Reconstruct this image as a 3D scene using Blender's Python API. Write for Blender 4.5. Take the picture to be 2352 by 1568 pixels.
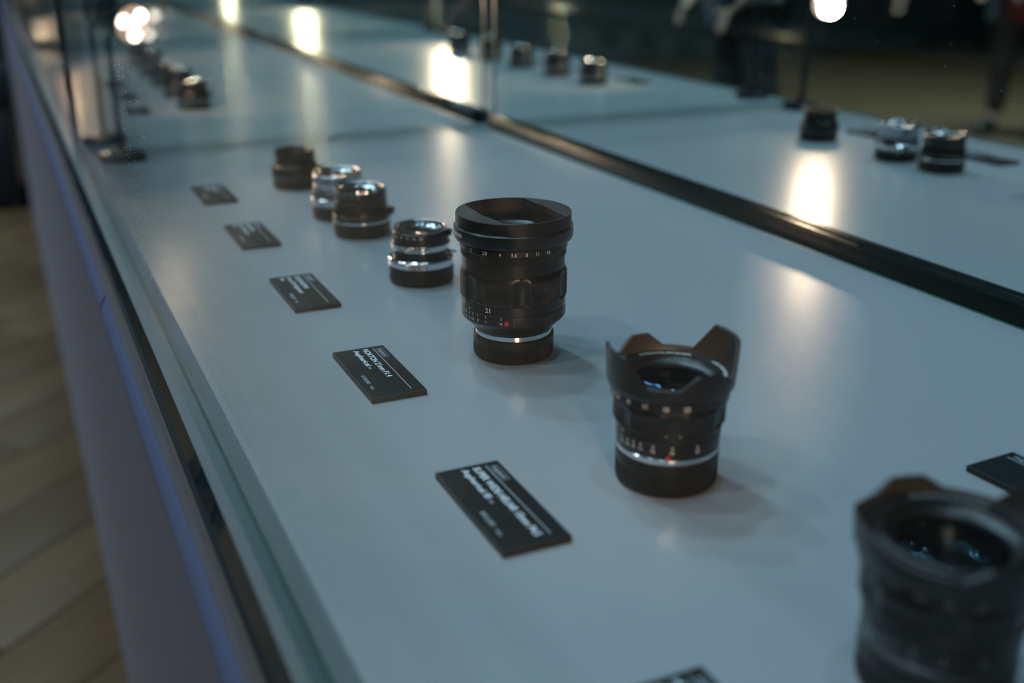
import bpy, bmesh, math, random
from mathutils import Vector, Matrix
random.seed(7)
PI = math.pi
R = math.radians
for o in list(bpy.data.objects):
    bpy.data.objects.remove(o)
sc = bpy.context.scene
COL = sc.collection

# ------------------------------------------------------------------ camera
F_PX = 2527.0
PITCH = R(20.2448)
YAW = R(24.5449)
CAM_H = 0.266
cam_d = bpy.data.cameras.new('camera')
cam = bpy.data.objects.new('camera', cam_d)
COL.objects.link(cam)
cam.location = (0, 0, CAM_H)
cam.rotation_euler = (PI / 2 - PITCH, 0, -YAW)
cam_d.sensor_width = 36.0
cam_d.sensor_fit = 'HORIZONTAL'
cam_d.lens = F_PX * 36.0 / 2352.0
cam_d.clip_start = 0.01
cam_d.clip_end = 60
cam_d.dof.use_dof = True
cam_d.dof.focus_distance = 0.700
cam_d.dof.aperture_fstop = 3.9
sc.camera = cam

# ------------------------------------------------------------------ world and hall light
w = bpy.data.worlds.new('hall')
sc.world = w
w.use_nodes = True
bg = w.node_tree.nodes['Background']
bg.inputs[0].default_value = (0.42, 0.62, 0.72, 1)
bg.inputs[1].default_value = 0.04
HALL = 1.62


def area(name, loc, rot, sx, sy, power, color):
    l = bpy.data.lights.new(name, 'AREA')
    l.shape = 'RECTANGLE'
    l.size = sx
    l.size_y = sy
    l.energy = power
    l.color = color
    o = bpy.data.objects.new(name, l)
    o.location = loc
    o.rotation_euler = rot
    COL.objects.link(o)
    return o


# the hall's ceiling spotlights over and in front of the counters
COOL = (0.47, 0.77, 0.99)
for cx, cy_, p in ((-0.5, -0.2, 5), (-0.25, 1.0, 8), (-0.5, 2.1, 9), (0.45, 0.3, 5), (0.35, 1.8, 12), (0.2, 2.9, 15),
                   (0.3, 4.4, 10), (-0.4, 5.4, 10), (0.3, 6.4, 8)):
    area('ceiling_spot', (cx, cy_, 2.7), (0, 0, 0), 0.16, 0.16, p * HALL, COOL)
hall_fill = area('mirrored_hall_fill', (-4.2, 4.4, 5.0), (0, 0, 0), 1.6, 3.0, 290, (0.72, 0.90, 1.0))  # unseen fill, added to brighten the hall floor reflected in the mirror
hall_fill.data.spread = R(95)
# unseen fill lights, added to brighten the front panel and floor
for cy_ in (0.3, 1.7, 3.3, 5.2):
    aisle = area('aisle_downlight', (-1.35, cy_, 2.7), (0, 0, 0), 0.2, 0.2, 11, (0.80, 0.87, 1.0))
    aisle.data.spread = R(85)

vs = sc.view_settings
sc.display_settings.display_device = 'sRGB'
vs.view_transform = 'Standard'
vs.look = 'None'
vs.exposure = 0.0
vs.gamma = 1.0
vs.use_curve_mapping = False
cy = sc.cycles
cy.max_bounces = 10
cy.diffuse_bounces = 2
cy.glossy_bounces = 6
cy.transmission_bounces = 6
cy.transparent_max_bounces = 48
cy.caustics_reflective = True
cy.caustics_refractive = False
cy.sample_clamp_indirect = 80.0
cy.blur_glossy = 0.3
cy.use_denoising = True
cy.use_guiding = False

LAMP_W = 5.5          # watt of each display lamp
LAMP_COL = (1.0, 0.66, 0.43)
LED_STRENGTH = 12.0


# ------------------------------------------------------------------ materials
def new_mat(name):
    m = bpy.data.materials.new(name)
    m.use_nodes = True
    nt = m.node_tree
    for n in list(nt.nodes):
        nt.nodes.remove(n)
    out = nt.nodes.new('ShaderNodeOutputMaterial')
    return m, nt, out


def princ(name, col, rough=0.4, metal=0.0, spec=0.5, coat=0.0, noise=0.0, nscale=200.0,
          bump=0.0, bscale=800.0, bdist=0.0002, emit=None, estr=0.0, aniso=0.0):
    m, nt, out = new_mat(name)
    b = nt.nodes.new('ShaderNodeBsdfPrincipled')
    nt.links.new(b.outputs[0], out.inputs[0])
    b.inputs['Base Color'].default_value = (*col, 1)
    b.inputs['Roughness'].default_value = rough
    b.inputs['Metallic'].default_value = metal
    b.inputs['Specular IOR Level'].default_value = spec
    b.inputs['Coat Weight'].default_value = coat
    b.inputs['Anisotropic'].default_value = aniso
    if emit:
        b.inputs['Emission Color'].default_value = (*emit, 1)
        b.inputs['Emission Strength'].default_value = estr
    tc = nt.nodes.new('ShaderNodeTexCoord')
    if noise > 0:
        n = nt.nodes.new('ShaderNodeTexNoise')
        n.inputs['Scale'].default_value = nscale
        n.inputs['Detail'].default_value = 4
        nt.links.new(tc.outputs['Object'], n.inputs['Vector'])
        mr = nt.nodes.new('ShaderNodeMapRange')
        mr.inputs['To Min'].default_value = max(0, rough - noise)
        mr.inputs['To Max'].default_value = rough + noise
        nt.links.new(n.outputs[0], mr.inputs[0])
        nt.links.new(mr.outputs[0], b.inputs['Roughness'])
    if bump > 0:
        n2 = nt.nodes.new('ShaderNodeTexNoise')
        n2.inputs['Scale'].default_value = bscale
        n2.inputs['Detail'].default_value = 2
        nt.links.new(tc.outputs['Object'], n2.inputs['Vector'])
        bp = nt.nodes.new('ShaderNodeBump')
        bp.inputs['Strength'].default_value = bump
        bp.inputs['Distance'].default_value = bdist
        nt.links.new(n2.outputs[0], bp.inputs['Height'])
        nt.links.new(bp.outputs[0], b.inputs['Normal'])
    return m


def pane_mat(name, tint, refl=(1, 1, 1), ior=1.5, rough=0.0):
    """clear sheet glass: straight transmission with a Fresnel reflection on either face"""
    m, nt, out = new_mat(name)
    geo = nt.nodes.new('ShaderNodeNewGeometry')
    mr = nt.nodes.new('ShaderNodeMapRange')
    mr.inputs['To Min'].default_value = ior
    mr.inputs['To Max'].default_value = 1.0 / ior
    nt.links.new(geo.outputs['Backfacing'], mr.inputs[0])
    fr = nt.nodes.new('ShaderNodeFresnel')
    nt.links.new(mr.outputs[0], fr.inputs['IOR'])
    tr = nt.nodes.new('ShaderNodeBsdfTransparent')
    tr.inputs[0].default_value = (*tint, 1)
    gl = nt.nodes.new('ShaderNodeBsdfGlossy')
    gl.inputs['Color'].default_value = (*refl, 1)
    gl.inputs['Roughness'].default_value = rough
    mx = nt.nodes.new('ShaderNodeMixShader')
    nt.links.new(fr.outputs[0], mx.inputs[0])
    nt.links.new(tr.outputs[0], mx.inputs[1])
    nt.links.new(gl.outputs[0], mx.inputs[2])
    nt.links.new(mx.outputs[0], out.inputs[0])
    return m


def mirror_mat(name, col):
    m, nt, out = new_mat(name)
    gl = nt.nodes.new('ShaderNodeBsdfGlossy')
    gl.inputs['Color'].default_value = (*col, 1)
    gl.inputs['Roughness'].default_value = 0.0
    nt.links.new(gl.outputs[0], out.inputs[0])
    return m


def board_mat(name):
    """satin grey laminate with a very fine sparkle grain"""
    m, nt, out = new_mat(name)
    b = nt.nodes.new('ShaderNodeBsdfPrincipled')
    nt.links.new(b.outputs[0], out.inputs[0])
    tc = nt.nodes.new('ShaderNodeTexCoord')
    n = nt.nodes.new('ShaderNodeTexNoise')
    n.inputs['Scale'].default_value = 1500
    n.inputs['Detail'].default_value = 2
    nt.links.new(tc.outputs['Object'], n.inputs['Vector'])
    cr = nt.nodes.new('ShaderNodeMixRGB')
    cr.inputs[1].default_value = (0.27, 0.285, 0.30, 1)
    cr.inputs[2].default_value = (0.37, 0.385, 0.40, 1)
    nt.links.new(n.outputs[0], cr.inputs[0])
    nt.links.new(cr.outputs[0], b.inputs['Base Color'])
    b.inputs['Roughness'].default_value = 0.32
    b.inputs['Coat Weight'].default_value = 0.65
    b.inputs['Coat Roughness'].default_value = 0.25
    b.inputs['Coat IOR'].default_value = 1.45
    b.inputs['Specular IOR Level'].default_value = 0.62
    bp = nt.nodes.new('ShaderNodeBump')
    bp.inputs['Strength'].default_value = 0.10
    bp.inputs['Distance'].default_value = 0.00012
    nt.links.new(n.outputs[0], bp.inputs['Height'])
    nt.links.new(bp.outputs[0], b.inputs['Normal'])
    return m


def wood_mat(name):
    m, nt, out = new_mat(name)
    b = nt.nodes.new('ShaderNodeBsdfPrincipled')
    nt.links.new(b.outputs[0], out.inputs[0])
    tc = nt.nodes.new('ShaderNodeTexCoord')
    oi = nt.nodes.new('ShaderNodeObjectInfo')
    mp = nt.nodes.new('ShaderNodeMapping')
    mp.inputs['Scale'].default_value = (2.5, 30, 30)
    ad = nt.nodes.new('ShaderNodeVectorMath')
    ad.operation = 'ADD'
    sc_ = nt.nodes.new('ShaderNodeVectorMath')
    sc_.operation = 'SCALE'
    sc_.inputs[0].default_value = (7, 3, 5)
    nt.links.new(oi.outputs['Random'], sc_.inputs['Scale'])
    nt.links.new(tc.outputs['Object'], ad.inputs[0])
    nt.links.new(sc_.outputs[0], ad.inputs[1])
    nt.links.new(ad.outputs[0], mp.inputs[0])
    n = nt.nodes.new('ShaderNodeTexNoise')
    n.inputs['Scale'].default_value = 1.6
    n.inputs['Detail'].default_value = 6
    nt.links.new(mp.outputs[0], n.inputs['Vector'])
    cr = nt.nodes.new('ShaderNodeValToRGB')
    cr.color_ramp.elements[0].color = (0.033, 0.019, 0.007, 1)
    cr.color_ramp.elements[1].color = (0.072, 0.046, 0.018, 1)
    nt.links.new(n.outputs[0], cr.inputs[0])
    hs = nt.nodes.new('ShaderNodeHueSaturation')
    mr = nt.nodes.new('ShaderNodeMapRange')
    mr.inputs['To Min'].default_value = 0.78
    mr.inputs['To Max'].default_value = 1.15
    nt.links.new(oi.outputs['Random'], mr.inputs[0])
    nt.links.new(mr.outputs[0], hs.inputs['Value'])
    nt.links.new(cr.outputs[0], hs.inputs['Color'])
    nt.links.new(hs.outputs[0], b.inputs['Base Color'])
    b.inputs['Roughness'].default_value = 0.6
    b.inputs['Specular IOR Level'].default_value = 0.25
    return m


def emit_mat(name, col, s):
    m, nt, out = new_mat(name)
    e = nt.nodes.new('ShaderNodeEmission')
    e.inputs[0].default_value = (*col, 1)
    e.inputs[1].default_value = s
    nt.links.new(e.outputs[0], out.inputs[0])
    return m


def element_mat(name, refl, k):
    """coated lens element: mostly see-through with a coloured reflection"""
    m, nt, out = new_mat(name)
    lw = nt.nodes.new('ShaderNodeFresnel')
    lw.inputs['IOR'].default_value = 1.45
    mul = nt.nodes.new('ShaderNodeMath')
    mul.operation = 'MULTIPLY'
    mul.use_clamp = True
    mul.inputs[1].default_value = k
    nt.links.new(lw.outputs[0], mul.inputs[0])
    tr = nt.nodes.new('ShaderNodeBsdfTransparent')
    tr.inputs[0].default_value = (0.86, 0.9, 0.92, 1)
    gl = nt.nodes.new('ShaderNodeBsdfGlossy')
    gl.inputs['Color'].default_value = (*refl, 1)
    gl.inputs['Roughness'].default_value = 0.015
    mx = nt.nodes.new('ShaderNodeMixShader')
    nt.links.new(mul.outputs[0], mx.inputs[0])
    nt.links.new(tr.outputs[0], mx.inputs[1])
    nt.links.new(gl.outputs[0], mx.inputs[2])
    nt.links.new(mx.outputs[0], out.inputs[0])
    return m


M = {
    'board': board_mat('satin_grey_board'),
    'glass': pane_mat('sheet_glass', (0.965, 0.987, 0.982), ior=1.15),
    'glass_edge': princ('green_glass_edge', (0.012, 0.05, 0.045), 0.3, spec=0.5),
    'mirror': mirror_mat('tinted_mirror', (0.79, 0.87, 0.87)),
    'dark': princ('dark_backing', (0.02, 0.022, 0.024), 0.5),
    'rail': princ('dark_glass_rail', (0.003, 0.009, 0.009), 0.22, spec=0.14, noise=0.06, nscale=60),
    'rail_line': princ('teal_edge_line', (0.02, 0.11, 0.10), 0.15, spec=0.8),
    'band': princ('dark_glossy_band', (0.005, 0.016, 0.020), 0.06, spec=0.6, bump=0.2, bscale=12, bdist=0.004),
    'brown': princ('brown_seal', (0.045, 0.026, 0.010), 0.6),
    'ledge': princ('grey_ledge', (0.062, 0.052, 0.052), 0.65, spec=0.25),
    'trim': princ('blue_grey_trim', (0.098, 0.125, 0.215), 0.5),
    'panel': princ('grey_front_panel', (0.165, 0.160, 0.198), 0.6, noise=0.08, nscale=20),
    'sill': princ('frosted_sill', (0.105, 0.115, 0.112), 0.45, spec=0.3),
    'floorbase': princ('floor_base', (0.05, 0.04, 0.03), 0.7),
    'wood': wood_mat('floor_wood'),
    'black': princ('black_anodised', (0.006, 0.0052, 0.0050), 0.36, spec=0.5, bump=0.05, bscale=3000, bdist=0.00005),
    'black_soft': princ('black_plastic_cap', (0.009, 0.0085, 0.0075), 0.46, spec=0.4),
    'black_in_lit': princ('black_baffle_lit_tone', (0.040, 0.031, 0.026), 0.5, spec=0.5),  # matte black lifted to warm brown, painting lamplight onto hood insides and rim
    'chrome': princ('chrome', (0.72, 0.74, 0.76), 0.14, metal=1.0),
    'silver': princ('silver_barrel', (0.42, 0.45, 0.50), 0.30, metal=0.9),
    'white': princ('white_paint', (0.80, 0.80, 0.78), 0.5),
    'grey_print': princ('grey_print', (0.30, 0.32, 0.33), 0.5),
    'card_print': princ('card_print', (0.80, 0.88, 0.95), 0.5),
    'card_dim': princ('card_print_dim', (0.34, 0.40, 0.44), 0.5),
    'red': princ('red_dot', (0.62, 0.03, 0.05), 0.2, coat=0.5),
    'redprint': princ('red_print', (0.42, 0.03, 0.04), 0.5),
    'card': princ('slate_card', (0.012, 0.016, 0.017), 0.20, spec=0.3, noise=0.07, nscale=90),
    'card_edge': princ('card_edge', (0.014, 0.011, 0.009), 0.5),
    'elem_a': element_mat('coated_glass_blue', (0.45, 0.75, 1.0), 0.5),
    'elem_b': element_mat('coated_glass_cyan', (0.30, 0.85, 0.90), 0.6),
    'elem_c': element_mat('coated_glass_amber', (1.0, 0.62, 0.30), 0.6),
    'elem_d': element_mat('coated_glass_green', (0.35, 0.8, 0.45), 0.6),
    'iris': princ('iris_dark', (0.004, 0.004, 0.006), 0.25),
    'lamp_metal': princ('dark_lamp_metal', (0.05, 0.06, 0.065), 0.22, metal=0.9),
    'lamp_face': princ('lamp_reflector', (0.75, 0.62, 0.52), 0.3, metal=0.2, emit=(1.0, 0.62, 0.42), estr=0.9),
    'led': emit_mat('lit_led', (1.0, 0.86, 0.72), LED_STRENGTH),
    'dust': princ('dust', (0.75, 0.78, 0.76), 0.8),
    'trunk': princ('black_trunk', (0.006, 0.006, 0.007), 0.6),
    'steel': princ('steel_fitting', (0.10, 0.10, 0.11), 0.35, metal=0.8),
    'wall': princ('dark_blue_partition', (0.035, 0.046, 0.044), 0.8),
    'skin': princ('skin', (0.50, 0.30, 0.22), 0.5),
    'hair': princ('dark_hair', (0.015, 0.011, 0.009), 0.5),
    'cloth_dark': princ('dark_cloth', (0.012, 0.014, 0.018), 0.85),
    'cloth_brown': princ('brown_cloth', (0.05, 0.032, 0.022), 0.85),
    'cloth_red': princ('red_cloth', (0.24, 0.02, 0.02), 0.8),
    'cloth_grey': princ('light_grey_cloth', (0.30, 0.33, 0.35), 0.8),
    'shoe': princ('black_shoe', (0.01, 0.01, 0.01), 0.4),
}


# ------------------------------------------------------------------ mesh helpers
def finish(bm, name, mats, parent=None, loc=None, smooth=True, ang=32):
    me = bpy.data.meshes.new(name)
    bmesh.ops.recalc_face_normals(bm, faces=bm.faces[:])
    bm.to_mesh(me)
    bm.free()
    if not isinstance(mats, (list, tuple)):
        mats = [mats]
    for m in mats:
        me.materials.append(m)
    if smooth:
        for p in me.polygons:
            p.use_smooth = True
        me.set_sharp_from_angle(angle=R(ang))
    o = bpy.data.objects.new(name, me)
    COL.objects.link(o)
    if parent:
        o.parent = parent
    if loc:
        o.location = loc
    return o


def tag(o, label=None, cat=None, group=None, kind=None):
    if label:
        o['label'] = label
    if cat:
        o['category'] = cat
    if group:
        o['group'] = group
    if kind:
        o['kind'] = kind
    return o


def empty(name, loc, rz=0.0):
    o = bpy.data.objects.new(name, None)
    o.location = loc
    o.rotation_euler = (0, 0, rz)
    o.empty_display_size = 0.02
    COL.objects.link(o)
    return o


def copy_tree(o, parent=None):
    c = o.copy()
    COL.objects.link(c)
    c.parent = parent
    for ch in [x for x in bpy.data.objects if x.parent == o]:
        copy_tree(ch, c)
    return c


def add_box(bm, x0, x1, y0, y1, z0, z1, mi=0, bevel=0.0):
    vs_ = [bm.verts.new((x, y, z)) for x in (x0, x1) for y in (y0, y1) for z in (z0, z1)]
    idx = [(0, 1, 3, 2), (4, 6, 7, 5), (0, 4, 5, 1), (2, 3, 7, 6), (0, 2, 6, 4), (1, 5, 7, 3)]
    fs = []
    for q in idx:
        f = bm.faces.new([vs_[i] for i in q])
        f.material_index = mi
        fs.append(f)
    if bevel > 0:
        es = {e for f in fs for e in f.edges}
        bmesh.ops.bevel(bm, geom=list(es), offset=bevel, segments=2, profile=0.5, affect='EDGES')
    return fs


def box(name, x0, x1, y0, y1, z0, z1, mat, parent=None, bevel=0.0):
    bm = bmesh.new()
    add_box(bm, x0, x1, y0, y1, z0, z1, 0, bevel)
    return finish(bm, name, mat, parent)


def pane(name, x0, x1, y0, y1, z0, z1, parent, mats=None, clear_front=False):
    """a glass sheet: the two large faces are clear, the four edges are green"""
    bm = bmesh.new()
    add_box(bm, x0, x1, y0, y1, z0, z1)
    dims = (x1 - x0, y1 - y0, z1 - z0)
    ax = dims.index(min(dims))
    bm.normal_update()
    for f in bm.faces:
        f.material_index = 0 if abs(f.normal[ax]) > 0.9 or (clear_front and f.normal.x < -0.9) else 1
    return finish(bm, name, mats or [M['glass'], M['glass_edge']], parent, smooth=False)


def add_lathe(bm, prof, seg=96, mi=0, rfun=None, phi0=0.0):
    """revolve (r, z) pairs (mm) about z; rfun(phi, r, z) may reshape the radius (mm)"""
    rings = []
    for r, z in prof:
        if r <= 1e-6:
            rings.append([bm.verts.new((0, 0, z / 1000))])
        else:
            ring = []
            for i in range(seg):
                a = phi0 + 2 * PI * i / seg
                rr, zz = (rfun(a, r, z) if rfun else (r, z))
                ring.append(bm.verts.new((rr / 1000 * math.cos(a), rr / 1000 * math.sin(a), zz / 1000)))
            rings.append(ring)
    for a, b in zip(rings[:-1], rings[1:]):
        if len(a) == 1 and len(b) == 1:
            continue
        for i in range(seg):
            j = (i + 1) % seg
            if len(a) == 1:
                f = bm.faces.new((a[0], b[j], b[i]))
            elif len(b) == 1:
                f = bm.faces.new((a[i], a[j], b[0]))
            else:
                f = bm.faces.new((a[i], a[j], b[j], b[i]))
            f.material_index = mi
    return rings


def lathe(name, prof, mat, parent=None, seg=96, rfun=None, ang=32):
    bm = bmesh.new()
    add_lathe(bm, prof, seg, 0, rfun)
    return finish(bm, name, mat, parent, ang=ang)


def ribs(n, depth, zlo=None, zhi=None, arcs=None, duty=0.5):
    """square ribs for lathe(): groove of `depth` mm on part of each period"""
    def fn(a, r, z):
        if zlo is not None and not (zlo - 1e-6 <= z <= zhi + 1e-6):
            return r, z
        if arcs is not None:
            d = math.degrees(a) % 360
            if not any(((d - c + 180) % 360 - 180) ** 2 <= h * h for c, h in arcs):
                return r, z
        t = (a * n / (2 * PI) + 1e-4) % 1.0
        return (r - depth if t < duty else r), z
    return fn


_txt = {}


def text_mesh(s, size, shear=0.0):
    key = (s, size, shear)
    if key in _txt:
        return _txt[key]
    cu = bpy.data.curves.new('t', 'FONT')
    cu.body = s
    cu.size = size
    cu.shear = shear
    cu.align_x = 'LEFT'
    cu.offset = 0.012 * size
    cu.resolution_u = 3
    ob = bpy.data.objects.new('t', cu)
    COL.objects.link(ob)
    dg = bpy.context.evaluated_depsgraph_get()
    ev = ob.evaluated_get(dg)
    me = ev.to_mesh()
    v = [(p.co.x, p.co.y) for p in me.vertices]
    f = [tuple(p.vertices) for p in me.polygons]
    ev.to_mesh_clear()
    bpy.data.objects.remove(ob)
    bpy.data.curves.remove(cu)
    if v:
        x0 = min(a for a, b in v)
        x1 = max(a for a, b in v)
    else:
        x0 = x1 = 0
    res = ([(a - x0, b) for a, b in v], f, x1 - x0)
    _txt[key] = res
    return res


def put_cyl(bm, s, size, r, phi, z, mi=0, sx=1.0):
    """text wrapped on a vertical cylinder (mm), centred on phi (degrees)"""
    v, f, wd = text_mesh(s, size)
    vv = []
    for x, y in v:
        a = R(phi) + (x - wd / 2) * sx / r
        vv.append(bm.verts.new((r / 1000 * math.cos(a), r / 1000 * math.sin(a), (z + y - size * 0.35) / 1000)))
    for q in f:
        try:
            fc = bm.faces.new([vv[i] for i in q])
            fc.material_index = mi
        except ValueError:
            pass


def put_ring(bm, s, size, r, phi, z, mi=0, sx=1.15):
    """text lying on a flat ring, read from the lens's near side (tops outward)"""
    v, f, wd = text_mesh(s, size)
    vv = []
    for x, y in v:
        a = R(phi) - (x - wd / 2) * sx / r
        rr = r + y
        vv.append(bm.verts.new((rr / 1000 * math.cos(a), rr / 1000 * math.sin(a), z / 1000)))
    for q in f:
        try:
            fc = bm.faces.new([vv[i] for i in q])
            fc.material_index = mi
        except ValueError:
            pass


def put_tick(bm, r, phi, z0, z1, wd=0.35, mi=0):
    h = wd / 2 / r
    q = []
    for a, z in ((R(phi) - h, z0), (R(phi) + h, z0), (R(phi) + h, z1), (R(phi) - h, z1)):
        q.append(bm.verts.new((r / 1000 * math.cos(a), r / 1000 * math.sin(a), z / 1000)))
    f = bm.faces.new(q)
    f.material_index = mi


def dot(name, r, phi, z, rad, mat, parent):
    bm = bmesh.new()
    bmesh.ops.create_uvsphere(bm, u_segments=16, v_segments=8, radius=rad / 1000)
    o = finish(bm, name, mat, parent)
    a = R(phi)
    o.location = (r / 1000 * math.cos(a), r / 1000 * math.sin(a), z / 1000)
    return o


def face_cam(x, y):
    """turn a thing whose local 270 degrees should look at where the photographer stands"""
    return math.atan2(-y, -x) - R(270)


# ------------------------------------------------------------------ setting: floor, partition
floor = box('floor', -12, 12, -6, 16, -0.93, -0.893, M['floorbase'])
tag(floor, 'brown wood-plank exhibition hall floor below the counter', 'floor', kind='structure')
pl_me = None
ANG = R(42)
ca, sa = math.cos(ANG), math.sin(ANG)
cands = []
for i in range(-30, 40):
    for j in range(-30, 60):
        lx = (i + (0.5 if j % 2 else 0) + 0.21 * (j % 3)) * 1.2
        ly = j * 0.19
        x = ca * lx - sa * ly
        y = sa * lx + ca * ly
        if -1.6 < x < 0.9 and 1.0 < y < 7.5:
            cands.append((x + 0.0, y))
        elif -5.6 < x <= -1.6 and 2.0 < y < 6.5:
            cands.append((x, y))
cands.sort(key=lambda p: (p[0] + 0.1) ** 2 + (p[1] - 2) ** 2)
for k, (x, y) in enumerate(cands[:300]):
    if pl_me is None:
        bm = bmesh.new()
        add_box(bm, -0.598, 0.598, -0.0935, 0.0935, -0.0065, 0.0065, 0, 0.0015)
        p = finish(bm, 'plank', M['wood'], floor)
        pl_me = p.data
    else:
        p = bpy.data.objects.new('plank', pl_me)
        COL.objects.link(p)
        p.parent = floor
    p.location = (x, y, -0.8865)
    p.rotation_euler = (0, 0, ANG)
bm = bmesh.new()
inner = set(cands[:300])
for i in range(-30, 40):
    for j in range(-40, 80):
        lx = (i + (0.5 if j % 2 else 0) + 0.21 * (j % 3)) * 1.2
        ly = j * 0.19
        x = ca * lx - sa * ly
        y = sa * lx + ca * ly
        if (x, y) in inner or not (-11 < x < 11 and -5 < y < 15):
            continue
        c = Vector((x, y, -0.8865))
        ux = Vector((ca, sa, 0)) * 0.598
        uy = Vector((-sa, ca, 0)) * 0.0935
        lo = Vector((0, 0, -0.006))
        hi = Vector((0, 0, 0.0065))
        t = [bm.verts.new(c + sx * ux + sy * uy + hi) for sx, sy in ((-1, -1), (1, -1), (1, 1), (-1, 1))]
        b = [bm.verts.new(c + sx * ux + sy * uy + lo) for sx, sy in ((-1, -1), (1, -1), (1, 1), (-1, 1))]
        bm.faces.new(t)
        for q in range(4):
            bm.faces.new((t[q], b[q], b[(q + 1) % 4], t[(q + 1) % 4]))
fp = finish(bm, 'plank_field', M['wood'], floor, smooth=False)
fp['kind'] = 'stuff'

wall = box('wall_far', -9, 9, 9.6, 9.75, -0.88, 2.2, M['wall'])
tag(wall, 'dark blue-grey partition at the far end of the hall', 'wall', kind='structure')

# ------------------------------------------------------------------ glass showcases in a row
PITCH_Y = 1.58
XM = 0.657            # mirror plane
GLASS_TOP = 0.336
FL = -0.88


def showcase(first):
    t = empty('glass_showcase', (0.35, 0.73, FL))
    e = []

    def P(o):
        o.parent = t
        o.location = (-0.35, -0.73, -FL)
        return o
    y0, y1 = -0.0595, 1.5195
    # display board and the sill its front glass stands on
    P(box('display_board', 0.093, XM, y0, y1, -0.012, 0.0, M['board']))
    P(box('glass_sill', 0.069, 0.093, y0, y1, -0.012, -0.0006, M['sill']))
    P(pane('front_pane', 0.075, 0.083, y0 + 0.003, y1 - 0.003, -0.0004, GLASS_TOP, None))
    P(pane('top_pane', 0.075, 0.690, y0 + 0.003, y1 - 0.003, GLASS_TOP + 0.0002, GLASS_TOP + 0.0082, None))
    P(pane('end_pane', 0.0835, XM - 0.0005, y0 + 0.014, y0 + 0.022, 0.0002, GLASS_TOP, None, None, True))
    P(pane('end_pane', 0.0835, XM - 0.0005, y1 - 0.024, y1 - 0.016, 0.0002, GLASS_TOP, None, None, True))
    # bevelled dark band, brown seal, ledge
    bm = bmesh.new()
    prof = [(0.069, -0.0006), (0.0622, -0.0140), (0.0622, -0.020), (0.069, -0.020)]
    rows = [[bm.verts.new((x, y0 + (y1 - y0) * k / 40, z)) for x, z in prof] for k in range(41)]
    for a, b in zip(rows[:-1], rows[1:]):
        for i in range(4):
            bm.faces.new((a[i], a[(i + 1) % 4], b[(i + 1) % 4], b[i]))
    bm.faces.new(rows[0])
    bm.faces.new(rows[-1][::-1])
    P(finish(bm, 'edge_band', M['band'], None, ang=20))
    P(box('seal_strip', 0.0602, 0.0622, y0, y1, -0.020, -0.0142, M['brown']))
    P(box('ledge', 0.0545, 0.0602, y0, y1, -0.020, -0.0140, M['ledge'], None, 0.0004))
    # aluminium trim in two lengths with a gap between them
    for a, b in ((y0, 0.928), (0.934, y1)):
        bm = bmesh.new()
        pr = [(0.0545, -0.0141), (0.0490, -0.0237), (0.0490, -0.0300), (0.0545, -0.0300)]
        ra = [bm.verts.new((x, a, z)) for x, z in pr]
        rb = [bm.verts.new((x, b, z)) for x, z in pr]
        bm.faces.new(ra)
        bm.faces.new(rb[::-1])
        for i in range(4):
            bm.faces.new((ra[i], rb[i], rb[(i + 1) % 4], ra[(i + 1) % 4]))
        P(finish(bm, 'trim_strip', M['trim']))
    P(box('front_panel', 0.0508, 0.070, y0 + 0.0005, y1 - 0.0005, FL + 0.0, -0.0305, M['panel']))
    P(box('cabinet_body', 0.0702, 0.690, y0 + 0.001, y1 - 0.001, FL, -0.0202, M['dark']))
    # back mirror in two sliding leaves, bottom rail and upright
    bm = bmesh.new()
    fs = add_box(bm, XM, XM + 0.006, y0, y1, -0.012, GLASS_TOP)
    for f in fs:
        f.material_index = 1
    fs[0].material_index = 0
    P(finish(bm, 'back_mirror', [M['mirror'], M['dark']], None, smooth=False))
    P(box('mirror_rail', 0.6437, XM - 0.0003, y0 + 0.0225, y1 - 0.0245, 0.0010, 0.0172, M['rail'], None, 0.0022))
    P(box('rail_lip', 0.6430, XM - 0.0003, y0 + 0.0225, y1 - 0.0245, 0.0001, 0.0010, M['rail_line']))
    return t


case0 = showcase(True)
CASE_LABELS = [
    'nearest glass showcase with the two petal-hood lenses on its board',
    'second glass showcase, just beyond the double glass end panes',
    'third glass showcase, far behind in the row of counters',
    'farthest glass showcase at the end of the counter row',
]
cases = [case0]
for k in range(1, 4):
    c = copy_tree(case0)
    c.location.y += PITCH_Y * k
    cases.append(c)
for c, l in zip(cases, CASE_LABELS):
    tag(c, l, 'showcase', 'glass showcases in a row')


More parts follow.
